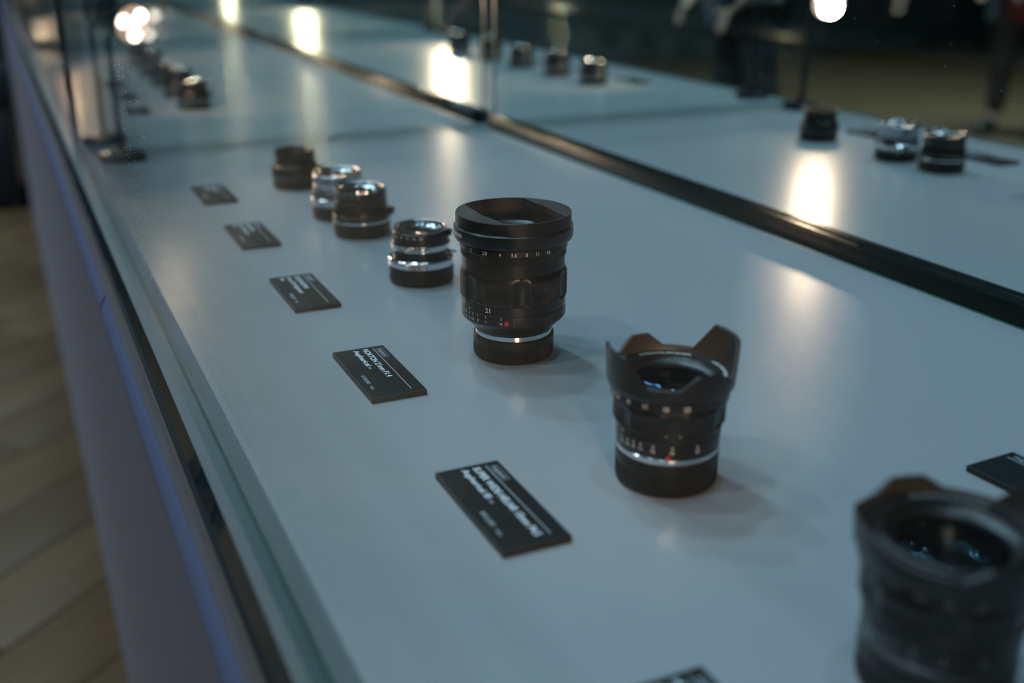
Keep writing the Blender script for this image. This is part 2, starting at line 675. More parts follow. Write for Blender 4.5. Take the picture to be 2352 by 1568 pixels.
# ------------------------------------------------------------------ display lamps
def lamp(x, y, sgn, label, power=1.0, beam=(0.34, 0.45, -0.13), cone=92):
    """small stand lamp: round foot, thin pole, three-LED head leaning along sgn*y"""
    t = empty('display_lamp', (x, y, 0.0))
    tag(t, label, 'lamp', 'three-LED stand lamps in the showcases')
    lathe('foot', [(0, 0.2), (27, 0.2), (28.5, 1.5), (28.5, 7), (27, 9), (12, 10.5), (7, 12), (6, 18), (0, 18)], M['lamp_metal'], t, 48)
    # pole: straight tube with a bend at the top
    pts = [(0, 0, 0.010), (0, 0, 0.120), (0, 0, 0.145), (0.004, sgn * 0.010, 0.163), (0.010, sgn * 0.034, 0.176), (0.014, sgn * 0.048, 0.176)]
    bm = bmesh.new()
    rings = []
    for i, p in enumerate(pts):
        a = Vector(pts[max(0, i - 1)])
        b = Vector(pts[min(len(pts) - 1, i + 1)])
        d = (b - a).normalized()
        n1 = d.cross(Vector((1, 0, 0))).normalized()
        n2 = d.cross(n1)
        rings.append([bm.verts.new(Vector(p) + 0.0032 * (math.cos(2 * PI * k / 12) * n1 + math.sin(2 * PI * k / 12) * n2)) for k in range(12)])
    for a, b in zip(rings[:-1], rings[1:]):
        for k in range(12):
            bm.faces.new((a[k], a[(k + 1) % 12], b[(k + 1) % 12], b[k]))
    finish(bm, 'pole', M['lamp_metal'], t)
    h = lathe('head', [(0, -16), (9, -16), (15, -11), (19.5, 0), (20.5, 6), (19.5, 6), (18.5, 4.5), (0, 4.5)], M['lamp_metal'], t, 48)
    h.location = (0.0195, sgn * 0.066, 0.171)
    h.scale = (1.22, 1.22, 1.22)
    # look across the case and down to the middle of the board
    d = Vector((0.25, sgn * 0.50, -0.13)).normalized()
    h.rotation_euler = d.to_track_quat('Z', 'Y').to_euler()
    f = lathe('reflector', [(0, 4.8), (18.4, 4.8), (18.4, 5.4), (0, 5.4)], M['lamp_face'], h, 40)
    for k in range(3):
        a = R(150 + 120 * k + 12)
        bm = bmesh.new()
        add_lathe(bm, [(7.2, 5.5), (7.0, 6.6), (5.0, 8.0), (0, 8.6)], 20)
        l = finish(bm, 'led', M['led'], h)
        l.location = (0.0108 * math.cos(a), 0.0108 * math.sin(a), 0)
    if power > 0:
        L = bpy.data.lights.new('lamp_light', 'SPOT')
        L.energy = LAMP_W * power
        L.color = LAMP_COL
        L.spot_size = R(cone)
        L.spot_blend = 1.0
        L.shadow_soft_size = 0.017
        lo = bpy.data.objects.new('lamp_light', L)
        COL.objects.link(lo)
        lo.parent = t
        lo.location = Vector(h.location) + d * 0.024
        beam = Vector((beam[0], sgn * beam[1], beam[2])).normalized()
        lo.rotation_euler = beam.to_track_quat('-Z', 'Y').to_euler()
    return t


LAMPS = [
    (0.122, -0.006, 1, 'small stand lamp near the camera end of the nearest showcase', 0.72, (0.16, 0.55, -0.03), 64),
    (0.128, 1.462, -1, 'stand lamp with three glowing LEDs in front of the double end panes', 0.36),
    (0.120, 1.605, 1, 'stand lamp turned away just behind the double end panes'),
    (0.128, 3.042, -1, 'stand lamp at the far end of the second showcase', 2.2, (0.34, 0.47, -0.10), 88),
    (0.120, 3.185, 1, 'stand lamp turned away at the near end of the third showcase'),
    (0.128, 4.622, -1, 'stand lamp at the far end of the third showcase', 3.0),
    (0.128, 6.202, -1, 'stand lamp in the farthest showcase', 1.5),
]
for a in LAMPS:
    lamp(*a)


# ------------------------------------------------------------------ lens parts shared by several lenses
def glass_group(parent, r, z, deep=9.0):
    """front element with coated inner elements and the dark iris behind"""
    def cap(rr, zc, h, n=6):
        return [(0, zc + h)] + [(rr * math.sin(PI / 2 * k / n), zc + h * math.cos(PI / 2 * k / n)) for k in range(1, n + 1)]
    fe = lathe('front_element', cap(r, z, r * 0.26), M['elem_a'], parent, 48, ang=80)
    lathe('inner_element', cap(r * 0.80, z - deep * 0.35, -r * 0.22), M['elem_b'], fe, 40, ang=80)
    lathe('inner_element', cap(r * 0.66, z - deep * 0.55, r * 0.20), M['elem_c'], fe, 40, ang=80)
    lathe('inner_element', cap(r * 0.55, z - deep * 0.75, -r * 0.12), M['elem_d'], fe, 40, ang=80)
    lathe('iris', [(0, z - deep), (r * 0.7, z - deep), (r, z - deep * 0.2)], M['iris'], fe, 40)
    return fe


def rear_cap(parent, h=16.0, r=27.0, n=100, depth=0.45):
    """ribbed plastic rear cap the lens stands on"""
    prof = [(0, 0.05), (r - 3.4, 0.05), (r - 1.6, 0.5), (r - 0.4, 1.8), (r, 3.2), (r, h * 0.64), (r, h * 0.64 + 0.05), (r + 0.1, h * 0.66),
            (r + 0.1, h - 0.7), (r - 0.5, h), (r - 2.5, h), (r - 2.5, h - 0.6), (0, h - 0.6)]
    return lathe('rear_cap', prof, M['black_soft'], parent, n * 4, ribs(n, depth, 1.7, h * 0.64 + 0.01, duty=0.5))


# ------------------------------------------------------------------ in-focus lens with the round stepped hood
def nokton(x, y):
    t = empty('camera_lens', (x, y, 0), face_cam(x, y))
    tag(t, 'tall sharp black lens marked 21, with round stepped hood and knurled rear cap', 'lens', 'lenses on the nearest board')
    rear_cap(t, 16.3, 27.1, 100, 0.5)
    lathe('mount_ring', [(24.2, 15.9), (25.9, 16.4), (25.9, 19.4), (24.5, 19.8)], M['chrome'], t, 128)
    # scale barrel with flared foot
    b = lathe('scale_barrel', [(24, 19.6), (26.0, 19.6), (26.4, 21.2), (27.4, 22.4), (33.6, 28.2), (34.6, 29.4), (34.8, 30.2), (34.8, 36.2),
                               (34.4, 36.5), (34.4, 36.8), (34.7, 37.1), (34.7, 42.6), (34, 43)], M['black'], t, 128)
    bm = bmesh.new()
    r = 34.86
    put_cyl(bm, '21', 4.5, 34.78, 270 - 28.5, 39.9)
    for s, a, in (('2', -62), ('4', -55.7), ('5.6', -49.6), ('8', -41.5), ('11', -31), ('16', -13.2)):
        put_cyl(bm, s, 2.5, r, 270 + a, 32.0, sx=0.85)
        put_tick(bm, r, 270 + a, 34.2, 36.0)
    for a in (-66, -70, -74):
        put_tick(bm, r, 270 + a, 34.2, 36.0)
    put_cyl(bm, 'm', 2.4, 34.78, 270 - 55.5, 38.6)
    put_cyl(bm, '8', 2.6, 34.78, 270 - 69, 40.0, sx=1.3)
    finish(bm, 'scale_numbers', M['white'], b, smooth=False)
    bm = bmesh.new()
    put_cyl(bm, 'ft', 2.0, 34.78, 270 - 55.5, 41.2)
    finish(bm, 'scale_marks', M['redprint'], b, smooth=False)
    dot('index_dot', 34.4, 270 - 7.2, 32.0, 1.75, M['red'], b)
    bm = bmesh.new()
    put_tick(bm, 34.86, 270 + 0.6, 30.2, 36.2, 0.12)
    finish(bm, 'seam_line', M['grey_print'], b, smooth=False)
    # short knurled section right of the index
    lathe('knurled_strip', [(34.2, 30.4), (34.95, 30.6), (34.95, 35.8), (34.2, 36.0)], M['black'], b, 480,
          lambda a, r_, z: ((r_ if ((a * 120 / (2 * PI)) % 1) < .5 else r_ - .35) if abs(((math.degrees(a) - 312 + 180) % 360) - 180) < 22 else r_ - 0.6, z))

    # scalloped focus ring
    def scal(a, r_, z):
        d = math.degrees(a) % 360
        best = min(abs(((d - (278.6 + 60 * k) + 180) % 360) - 180) for k in range(6))
        if r_ < 35:
            return r_, z
        if best < 9.5:
            u = best / 9.5
            rr = r_ - 2.0 * (1 - u * u) * min(1.0, max(0.0, (61.0 - z) / 3.5))
            return rr, z
        if best > 10.6 and 44.6 < z < 57.6:
            return (r_ if (a * 180 / (2 * PI)) % 1 < 0.55 else r_ - 0.32), z
        return r_, z
    lathe('focus_ring', [(33.6, 42.9), (34.9, 42.9), (35.5, 43.9), (35.5, 44.7), (35.5, 50), (35.5, 57.5), (35.5, 58.6), (35.3, 59.6), (34.6, 61.4), (33.9, 62.6)],
          M['black'], t, 720, scal)
    lathe('upper_barrel', [(33.6, 62.4), (33.9, 62.6), (33.9, 70.6), (33.5, 71.0)], M['black'], t, 128)
    a_ = lathe('aperture_ring', [(33.4, 70.8), (34.4, 71.0), (34.8, 71.4), (34.8, 75.4), (35.3, 75.9), (35.5, 76.2), (35.5, 80.0), (35.1, 80.6), (33, 80.8)],
               M['black'], t, 600, ribs(150, 0.4, 71.3, 75.45, arcs=[(252, 20), (282, 14), (310, 12), (30, 60), (160, 60)]))
    bm = bmesh.new()
    for s, a in (('1.4', -65), ('2', -49.7), ('2.8', -31), ('4', -14), ('5.6', 0.6), ('8', 13.7), ('11', 25.4), ('16', 38.9)):
        put_cyl(bm, s, 3.3, 35.58, 270 + a, 78.0, sx=0.9)
    finish(bm, 'aperture_numbers', M['white'], a_, smooth=False)
    # hood: lower band, upper drum, and the rectangular throat of stepped baffles
    hd = lathe('hood', [(33.0, 80.6), (36.6, 80.8), (38.2, 81.4), (39.2, 83.4), (39.2, 89.6), (38.6, 90.2), (37.9, 90.6), (37.9, 98.0), (37.5, 98.4)], M['black'], t, 160)
    bm = bmesh.new()
    put_cyl(bm, 'VOIGTLANDER', 3.1, 39.27, 270 - 74, 86.6, sx=1.12)
    finish(bm, 'name_lettering', M['white'], hd, smooth=False)
    c0 = R(207)

    def opening(a, k):
        # k = 0 at the rim, 1 at the round bottom of the throat
        ca_ = abs(math.cos(a - c0))
        chord = 21.8 / max(ca_, 0.2)
        bulge = 1.0 + 0.10 * (1 - min(1, abs(math.sin(a - c0)) / 0.8)) 
        top = min(36.6, chord * bulge)
        bot = 27.5
        return top * (1 - k) + min(bot, top) * k
    bm = bmesh.new()
    seg = 160
    levels = [('rim', 37.5, 98.4)]
    rows = []
    rows.append([(37.5, 98.4)] * seg)
    N = 9
    ang_ = [2 * PI * i / seg for i in range(seg)]
    for k in range(N):
        ka = k / N
        rows.append([(opening(a, ka), 98.4 - 1.45 * k) for a in ang_])
        rows.append([(opening(a, ka), 98.4 - 1.45 * (k + 1) + 0.05) for a in ang_])
    rows.append([(26.0, 85.2)] * seg)
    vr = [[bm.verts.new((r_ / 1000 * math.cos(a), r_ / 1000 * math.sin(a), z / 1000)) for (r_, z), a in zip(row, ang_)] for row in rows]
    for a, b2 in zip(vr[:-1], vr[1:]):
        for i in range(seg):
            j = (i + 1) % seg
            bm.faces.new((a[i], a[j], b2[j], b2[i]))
    finish(bm, 'hood_throat', M['black_in_lit'], hd, ang=25)  # flat rim shares the lifted tone, standing in for a reflected highlight
    # step cut into the front of the drum
    bm = bmesh.new()
    add_lathe(bm, [(37.95, 92.2), (38.15, 92.3), (38.15, 98.3), (37.95, 98.4)], 160, 0,
              lambda a, r_, z: (r_ if abs(((math.degrees(a) - 296 + 180) % 360) - 180) < 33 else 37.7, z))
    finish(bm, 'hood_lip', M['black'], hd, ang=25)
    nr = lathe('name_ring', [(26.4, 85.4), (24.0, 84.2), (21.8, 83.6), (21.0, 82.6)], M['black'], t, 96)
    bm = bmesh.new()
    put_ring(bm, 'NOKTON', 2.3, 22.4, 52, 84.25, sx=1.35)
    finish(bm, 'name_lettering', M['grey_print'], nr, smooth=False)
    glass_group(t, 21.2, 81.6, 12)
    return t


# ------------------------------------------------------------------ petal-hood lenses
def petal_lens(x, y, label, turn=0.0, s=1.0, name_front='SUPER WIDE-HELIAR', ap=None, bright=True, petals=None, nz=0.0):
    t = empty('camera_lens', (x, y, 0), face_cam(x, y))
    t.scale = (s, s, s)
    tag(t, label, 'lens', 'lenses on the nearest board')
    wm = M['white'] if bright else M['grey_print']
    rear_cap(t, 19.0, 26.6, 100, 0.3)
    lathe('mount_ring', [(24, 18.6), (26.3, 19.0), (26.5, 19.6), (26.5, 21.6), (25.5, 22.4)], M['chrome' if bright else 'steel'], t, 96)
    b = lathe('scale_barrel', [(25, 22.0), (26.0, 22.1), (26.6, 23.4), (26.9, 29.6), (26.6, 29.9), (26.6, 30.2), (27.1, 30.5), (27.3, 34.6), (26.8, 35)], M['black'], t, 96)
    bm = bmesh.new()
    for s_, a in (('8', -57), ('5.6', -47), ('8', -38), ('11', -29), ('16', -14.6), ('16', 6), ('22', 34)):
        put_cyl(bm, s_, 2.5, 27.0, 270 + a, 26.4)
        put_tick(bm, 27.02, 270 + a, 27.9, 29.5, 0.5)
    put_cyl(bm, 'm', 2.3, 27.35, 270 - 56, 32.6)
    put_cyl(bm, '0.5', 2.3, 27.35, 270 - 68, 33.2)
    finish(bm, 'scale_numbers', wm, b, smooth=False)
    bm = bmesh.new()
    put_cyl(bm, 'ft', 2.0, 27.38, 270 - 53, 34.0)
    finish(bm, 'scale_marks', M['redprint'], b, smooth=False)
    if bright:
        dot('index_dot', 26.4, 270 + 2, 23.0, 1.4, M['red'], b)

    def scal(a, r_, z):
        d = math.degrees(a) % 360
        best = min(abs(((d - (276 + 60 * k) + 180) % 360) - 180) for k in range(6))
        if best < 13 and r_ > 28:
            u = best / 13
            return r_ - 1.7 * (1 - u * u) * min(1.0, max(0.0, (47.0 - z) / 3.0)), z
        if best > 14 and 37 < z < 44.2 and r_ > 28:
            return (r_ if (a * 120 / (2 * PI)) % 1 < 0.55 else r_ - 0.3), z
        return r_, z
    lathe('focus_ring', [(26.6, 34.9), (28.0, 35.1), (28.7, 36.0), (28.7, 37.1), (28.7, 43.9), (28.9, 44.6), (28.9, 45.6), (28.5, 46.8), (28.0, 48.0)], M['black'], t, 480, scal)
    a_ = lathe('aperture_ring', [(27.8, 47.8), (29.6, 48.2), (30.2, 48.8), (30.4, 53.2), (29.6, 53.8)], M['black'], t, 96)
    bm = bmesh.new()
    for s_, a in ap or (('4.5', -66), ('5.6', -57), ('8', -40.8), ('11', -22.2), ('16', -2.3), ('22', 17)):
        put_cyl(bm, s_, 3.2, 30.5, 270 + a, 51.2)
    finish(bm, 'aperture_numbers', wm, a_, smooth=False)
    # hood with four petals
    P = petals or [(24 + turn, 46, 24, 15.5), (206 + turn, 44, 21, 13.0), (123 + turn, 24, 9.5, 6.8), (303 + turn, 24, 9.5, 6.8)]
    zn = 61.8

    def top(a):
        d = math.degrees(a)
        h = 0.0
        for c, hw, flat, hh in P:
            u = abs(((d - c + 180) % 360) - 180)
            if u < hw:
                v = min(1.0, (hw - u) / (hw - flat))
                h = max(h, hh * v)
        return h
    seg = 240
    bm = bmesh.new()
    rows = [lambda a: (28.8, 53.4), lambda a: (30.8, 53.6), lambda a: (32.0, 54.6), lambda a: (32.4, 55.8), lambda a: (32.6, 59.0),
            lambda a: (33.0 + 0.03 * top(a), zn - 0.4 + top(a) - 0.0), lambda a: (32.5 + 0.03 * top(a), zn + top(a)),
            lambda a: (31.6 + 0.03 * top(a), zn + top(a)), lambda a: (31.1 + 0.03 * top(a), zn - 0.4 + top(a)), lambda a: (30.9, 59.8 + nz), lambda a: (30.5, 59.0 + nz)]
    ang_ = [2 * PI * i / seg for i in range(seg)]
    vr = []
    for fn in rows:
        ring = []
        for a in ang_:
            r_, z = fn(a)
            ring.append(bm.verts.new((r_ / 1000 * math.cos(a), r_ / 1000 * math.sin(a), z / 1000)))
        vr.append(ring)
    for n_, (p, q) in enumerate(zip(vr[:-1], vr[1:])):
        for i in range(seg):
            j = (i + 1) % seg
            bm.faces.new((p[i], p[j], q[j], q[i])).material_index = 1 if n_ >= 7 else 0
    finish(bm, 'petal_hood', [M['black'], M['black_in_lit']], t, ang=38)
    nr = lathe('name_ring', [(30.7, 59.2 + nz), (25.0, 58.2 + nz), (24.2, 58.8 + nz), (23.0, 58.7 + nz), (21.6, 57.0 + nz), (19.2, 56.0 + nz), (18.6, 54.8 + nz)], M['black'], t, 96)
    bm = bmesh.new()
    put_ring(bm, 'VOIGTLANDER', 2.7, 26.6, 98, 58.9 + nz, sx=1.5)
    put_ring(bm, name_front, 2.5, 26.6, 18, 58.9 + nz, sx=0.9)
    finish(bm, 'name_lettering', wm, nr, smooth=False)
    glass_group(t, 18.8, 54.4 + nz, 14)
    return t


# ------------------------------------------------------------------ compact rangefinder lenses
def focus_tab(parent, r0, r1, z, phi, wd, th, mat):
    """finger tab with a hollowed end"""
    bm = bmesh.new()
    n = 10
    out = []
    for i in range(n + 1):
        u = i / n * 2 - 1
        out.append((r1 - 1.6 * (1 - u * u), u * wd * 0.5))
    pts = [(r0, -wd * 0.72), *out, (r0, wd * 0.72)]
    lo = [bm.verts.new((a / 1000, b / 1000, (z - th / 2) / 1000)) for a, b in pts]
    hi = [bm.verts.new((a / 1000, b / 1000, (z + th / 2) / 1000)) for a, b in pts]
    bm.faces.new(lo[::-1])
    bm.faces.new(hi)
    for i in range(len(pts)):
        j = (i + 1) % len(pts)
        bm.faces.new((lo[i], lo[j], hi[j], hi[i]))
    bmesh.ops.bevel(bm, geom=bm.edges[:], offset=0.0006, segments=2, profile=0.5, affect='EDGES')
    o = finish(bm, 'focus_tab', mat, parent)
    o.rotation_euler = (0, 0, R(phi))
    return o


def pin(parent, r0, r1, z, phi, rad, mat, name='focus_pin'):
    bm = bmesh.new()
    add_lathe(bm, [(0, 0), (rad * 0.7, 0), (rad * 0.7, (r1 - r0) * 0.45), (rad, (r1 - r0) * 0.5), (rad, (r1 - r0) * 0.92), (rad * 0.8, r1 - r0), (0, r1 - r0)], 20)
    o = finish(bm, name, mat, parent)
    a = R(phi)
    o.location = (r0 / 1000 * math.cos(a), r0 / 1000 * math.sin(a), z / 1000)
    o.rotation_euler = Vector((math.cos(a), math.sin(a), 0)).to_track_quat('Z', 'Y').to_euler()
    return o


def filter_rim(parent, r, z, mat, inner=True):
    rr = lathe('filter_rim', [(r + 0.6, z - 3.4), (r + 0.7, z - 1.0), (r + 0.3, z), (r - 1.0, z), (r - 1.6, z - 0.6), (r - 2.2, z - 1.8), (r - 2.6, z - 3.0), (r - 6.4, z - 3.6), (r - 7.6, z - 4.2)],
               mat, parent, 240, ribs(60, 0.35, z - 1.1, z + 0.1, duty=0.4))
    return rr


def vintage_lens(x, y, label):
    """short lens with two chrome rings round a black barrel"""
    t = empty('camera_lens', (x, y, 0), face_cam(x, y))
    tag(t, label, 'lens', 'lenses on the nearest board')
    rear_cap(t, 15.0, 26.5, 100, 0.15)
    b = lathe('mount_ring', [(24, 14.8), (26.6, 15.0), (26.8, 15.8), (26.8, 19.8), (26.2, 20.6), (25.4, 21.2), (23, 21.4)], M['chrome'], t, 480,
              lambda a, r_, z: ((r_ if (a * 120 / (2 * PI)) % 1 < .5 else r_ - .4) if 15.7 < z < 19.9 and abs(((math.degrees(a) - 262 + 180) % 360) - 180) < 18 else r_, z))
    dot('index_dot', 26.4, 270 - 12, 15.6, 0.9, M['red'], b)
    lathe('lower_barrel', [(22.6, 21.2), (22.9, 21.5), (22.9, 27.9), (22.6, 28.2)], M['black'], t, 96)
    lathe('grip_ring', [(22.6, 28.0), (23.6, 28.2), (23.9, 28.6), (23.9, 32.6), (23.5, 33.1), (22.4, 33.3)], M['chrome'], t, 480,
          lambda a, r_, z: ((r_ if (a * 120 / (2 * PI)) % 1 < .5 else r_ - .35) if 28.5 < z < 32.7 and abs(((math.degrees(a) - 262 + 180) % 360) - 180) < 24 else r_, z))
    a_ = lathe('aperture_ring', [(22.2, 33.2), (22.8, 33.5), (23.0, 34.5), (22.6, 42.2), (21.8, 43.0)], M['black'], t, 96)
    bm = bmesh.new()
    for s, a in (('5.6', -58), ('8', -42), ('11', -27), ('16', -13), ('22', 0.5)):
        put_cyl(bm, s, 2.7, 22.98, 270 + a, 40.2)
    finish(bm, 'aperture_numbers', M['white'], a_, smooth=False)
    focus_tab(t, 21.5, 25.6, 40.4, -6, 9, 3.6, M['black'])
    filter_rim(t, 20.6, 46.0, M['chrome'])
    nr = lathe('name_ring', [(14.6, 42.2), (12.2, 41.4), (11.0, 40.4)], M['black'], t, 64)
    bm = bmesh.new()
    put_ring(bm, 'COLOR-SKOPAR', 1.7, 12.6, 90, 42.05, sx=1.2)
    finish(bm, 'name_lettering', M['grey_print'], nr, smooth=False)
    glass_group(t, 11.0, 40.4, 7)
    pin(t, 22.4, 29.4, 25.0, -7, 1.9, M['silver'])
    return t


def tab_lens(x, y, label, body='black', rim='chrome', group='lenses on the nearest board', h=45.5, detail=True, tabphi=-12):
    """compact lens with chrome filter rim and a finger tab"""
    t = empty('camera_lens', (x, y, 0), face_cam(x, y))
    tag(t, label, 'lens', group)
    rear_cap(t, 14.0, 26.6, 60, 0.12)
    k = (h - 13.8) / 35.5

    def Z(v):
        return 13.8 + (v - 10.0) * k
    lathe('mount_ring', [(24, 13.8), (26.8, 14.0), (27.2, 14.6), (27.2, Z(12.2)), (26, Z(12.5))], M['chrome'], t, 96)
    b = lathe('scale_barrel', [(25.6, Z(12.4)), (26.6, Z(12.6)), (26.9, Z(13.6)), (26.9, Z(17.2)), (26.2, Z(18.0))], M['chrome' if rim == 'chrome' and body == 'silver' else body], t, 96)
    lathe('focus_ring', [(26.0, Z(17.9)), (26.4, Z(18.4)), (26.0, Z(22.6)), (24.4, Z(26.0)), (23.8, Z(27.0))], M[body], t, 96)
    a_ = lathe('aperture_ring', [(23.6, Z(26.8)), (24.4, Z(27.2)), (24.6, Z(28.0)), (24.6, Z(31.0)), (24.0, Z(31.4)), (24.2, Z(32.0)), (24.2, Z(41.6)), (23.4, Z(42.4))], M[body], t, 240,
               ribs(60, 0.3, Z(27.9), Z(31.1)))
    if detail:
        bm = bmesh.new()
        for s, a in (('4', -60), ('5.6', -48), ('8', -34), ('11', -20), ('16', -6)):
            put_cyl(bm, s, 2.5, 24.3, 270 + a, Z(38.6))
        finish(bm, 'aperture_numbers', M['white' if body != 'silver' else 'iris'], a_, smooth=False)
        bm = bmesh.new()
        put_cyl(bm, '35', 3.2, 26.5, 270 - 40, Z(20.4))
        for a in (-52, -44, -36, -28):
            put_cyl(bm, '8', 2.0, 27.0, 270 + a, Z(15.4))
        finish(bm, 'scale_numbers', M['grey_print' if body != 'silver' else 'iris'], b, smooth=False)
    focus_tab(t, 24.0, 31.4, Z(20.0), tabphi, 11, 5.4, M['black'])
    filter_rim(t, 22.6, h, M[rim])
    glass_group(t, 13.6, h - 5.6, 8)
    return t


def hooded_lens(x, y, label):
    """all-black compact lens with a screw-in round hood"""
    t = empty('camera_lens', (x, y, 0), face_cam(x, y))
    tag(t, label, 'lens', 'lenses on the nearest board')
    rear_cap(t, 11.4, 25.9, 60, 0.12)
    lathe('mount_ring', [(23, 11.2), (25.6, 11.4), (25.9, 12.0), (25.9, 13.4), (24.8, 13.8)], M['steel'], t, 96)
    lathe('focus_ring', [(24.8, 13.6), (26.6, 14.2), (27.0, 15.4), (26.8, 19.6), (25.6, 22.6), (24.2, 25.2), (23, 26.2)], M['black'], t, 96)
    lathe('aperture_ring', [(22.6, 26.0), (23.2, 26.4), (23.4, 27.0), (22.2, 29.8), (21.0, 31.4), (20.8, 33.0)], M['black'], t, 240, ribs(60, 0.3, 26.9, 27.1))
    lathe('round_hood', [(20.6, 32.8), (22.0, 33.8), (22.4, 35.2), (22.4, 41.4), (22.0, 42.2), (20.8, 42.2), (20.2, 41.4), (17.0, 35.4), (15, 34.6)], M['black'], t, 96)
    focus_tab(t, 23.0, 31.0, 22.0, -14, 9, 5.0, M['black'])
    pin(t, 22.0, 25.6, 30.6, -4, 1.2, M['black'], 'hood_catch')
    glass_group(t, 14.8, 33.6, 8)
    return t


nokton(0.292, 0.637)
petal_lens(0.288, 0.437, 'black petal-hood lens right of the in-focus lens, white numbers catching the light')
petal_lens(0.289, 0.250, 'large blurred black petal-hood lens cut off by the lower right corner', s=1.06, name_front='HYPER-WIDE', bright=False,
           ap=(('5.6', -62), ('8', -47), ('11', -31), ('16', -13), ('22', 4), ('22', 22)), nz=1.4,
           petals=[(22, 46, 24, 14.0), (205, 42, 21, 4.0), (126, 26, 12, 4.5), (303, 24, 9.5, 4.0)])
vintage_lens(0.2935, 0.822, 'short lens with two chrome rings and a silver pin, left of the in-focus lens')
tab_lens(0.2935, 0.986, 'compact black lens with chrome rim and finger tab, in front of the silver lens')
tab_lens(0.2935, 1.063, 'compact silver lens half hidden behind the black chrome-rimmed lens', body='silver', h=47.0)
hooded_lens(0.289, 1.219, 'all-black lens with round hood, farthest on the nearest board')
FAR = [(0.285, 1.880, 'black', 46, 'nearest of the blurred lenses in the second showcase'),
       (0.284, 2.035, 'black', 50, 'second of the blurred dark lenses in the second showcase'),
       (0.286, 2.200, 'black', 44, 'third of the blurred dark lenses in the second showcase'),
       (0.285, 2.370, 'black', 52, 'fourth of the blurred dark lenses in the second showcase'),
       (0.285, 2.560, 'black', 48, 'farthest of the blurred dark lenses in the second showcase')]
for x, y, b, h, l in FAR:
    tab_lens(x, y, l, body=b, group='lenses on the second board', h=h, detail=False)


# ------------------------------------------------------------------ label cards
CW, CL, CT = 0.0355, 0.0865, 0.0036


def card(yc, label, lines, xc=0.1948, rz=0.0, group='slate label cards'):
    t = empty('label_card', (xc, yc, 0.0), rz)
    tag(t, label, 'card', group)
    bm = bmesh.new()
    add_box(bm, -CW / 2, CW / 2, -CL / 2, CL / 2, 0.0001, CT, 0, 0.0003)
    bm.normal_update()
    for f in bm.faces:
        f.material_index = 0 if f.normal.z > 0.95 else 1
    finish(bm, 'plate', [M['card'], M['card_edge']], t, smooth=False)
    for name, s, size, u, v, fit, mat, shear in lines:
        bm = bmesh.new()
        vv, ff, wd = text_mesh(s, size, shear)
        kx = (fit / wd) if fit and wd else 1.0
        q = [bm.verts.new((v / 1000 - CW / 2 + y / 1000, CL / 2 - (u + x * kx) / 1000, CT + 0.00006)) for x, y in vv]
        for f in ff:
            try:
                bm.faces.new([q[i] for i in f])
            except ValueError:
                pass
        finish(bm, name, M[mat], t, smooth=False)
    # rule and the frame round the maker's name
    bm = bmesh.new()
    add_box(bm, CW / 2 - 0.0086, CW / 2 - 0.0081, -CL / 2 + 0.006, CL / 2 - 0.0035, CT, CT + 0.0001)
    finish(bm, 'rule_line', M['card_dim'], t, smooth=False)
    bm = bmesh.new()
    x0, x1 = CW / 2 - 0.0068, CW / 2 - 0.0026
    ya, yb = CL / 2 - 0.0050, CL / 2 - 0.0228
    pts = []
    for cx, cy_, a0 in ((x1 - 0.0012, ya - 0.0012, 0), (x0 + 0.0012, ya - 0.0012, 90), (x0 + 0.0012, yb + 0.0012, 180), (x1 - 0.0012, yb + 0.0012, 270)):
        for k in range(5):
            a = R(a0 + k * 22.5)
            pts.append((cx, cy_, math.cos(a), math.sin(a)))
    o_ = [bm.verts.new((cx + 0.0012 * c, cy_ + 0.0012 * s, CT + 0.00006)) for cx, cy_, c, s in pts]
    i_ = [bm.verts.new((cx + 0.0010 * c, cy_ + 0.0010 * s, CT + 0.00006)) for cx, cy_, c, s in pts]
    for k in range(len(pts)):
        j = (k + 1) % len(pts)
        bm.faces.new((o_[k], o_[j], i_[j], i_[k]))
    finish(bm, 'logo_frame', M['card_dim'], t, smooth=False)
    return t


def std(title, wd, sub, wsub, small, price, third=None):
    L = [('logo_text', 'Voigtländer', 3.4, 5.8, 29.6, 16, 'card_dim', 0.25),
         ('title_text', title, 5.6, 3.6, 19.6, wd, 'card_print', 0),
         ('subtitle_text', sub, 5.2, 3.6, 13.2, wsub, 'card_print', 0),
         ('price_text', price, 3.6, 48, 4.6, 15, 'card_dim', 0),
         ('price_note', '+tax', 3.2, 66, 4.6, 7, 'card_dim', 0)]
    if small:
        L.append(('mount_text', small, 2.8, 3.6 + wsub + 1.5, 13.2, 4.5, 'card_dim', 0))
    if third:
        L.append(('third_text', third, 4.6, 3.6, 7.4, 7, 'card_print', 0))
    return L


card(0.6345, 'sharp slate card lettered NOKTON 21mm F1.4 beside the in-focus lens', std('NOKTON 21mm F1.4', 53, 'Aspherical', 30, 'VM', '¥190,000'))
card(0.4410, 'blurred slate card lettered SUPER WIDE-HELIAR, largest whole card', std('SUPER WIDE-HELIAR 15mm F4.5', 76, 'Aspherical III', 33, 'VM', '¥95,000'))
card(0.8220, 'slate card with three lines of text beside the chrome-ringed lens', std('COLOR-SKOPAR', 36, '21mm F3.5 Aspherical', 46, None, '¥80,000', 'VM'))
card(1.0150, 'small blurred slate card second from the double end panes', std('ULTRON', 30, '35mm F2 Aspherical', 40, None, '¥95,000', 'VM'))
card(1.2080, 'small blurred slate card nearest the stand lamp', std('NOKTON', 34, '35mm F1.4', 30, None, '¥80,000'))
card(0.2475, 'slate card mostly cut off by the bottom edge of the picture', std('HYPER-WIDE-HELIAR 10mm F5.6', 76, 'Aspherical', 30, 'VM', '¥120,000'))
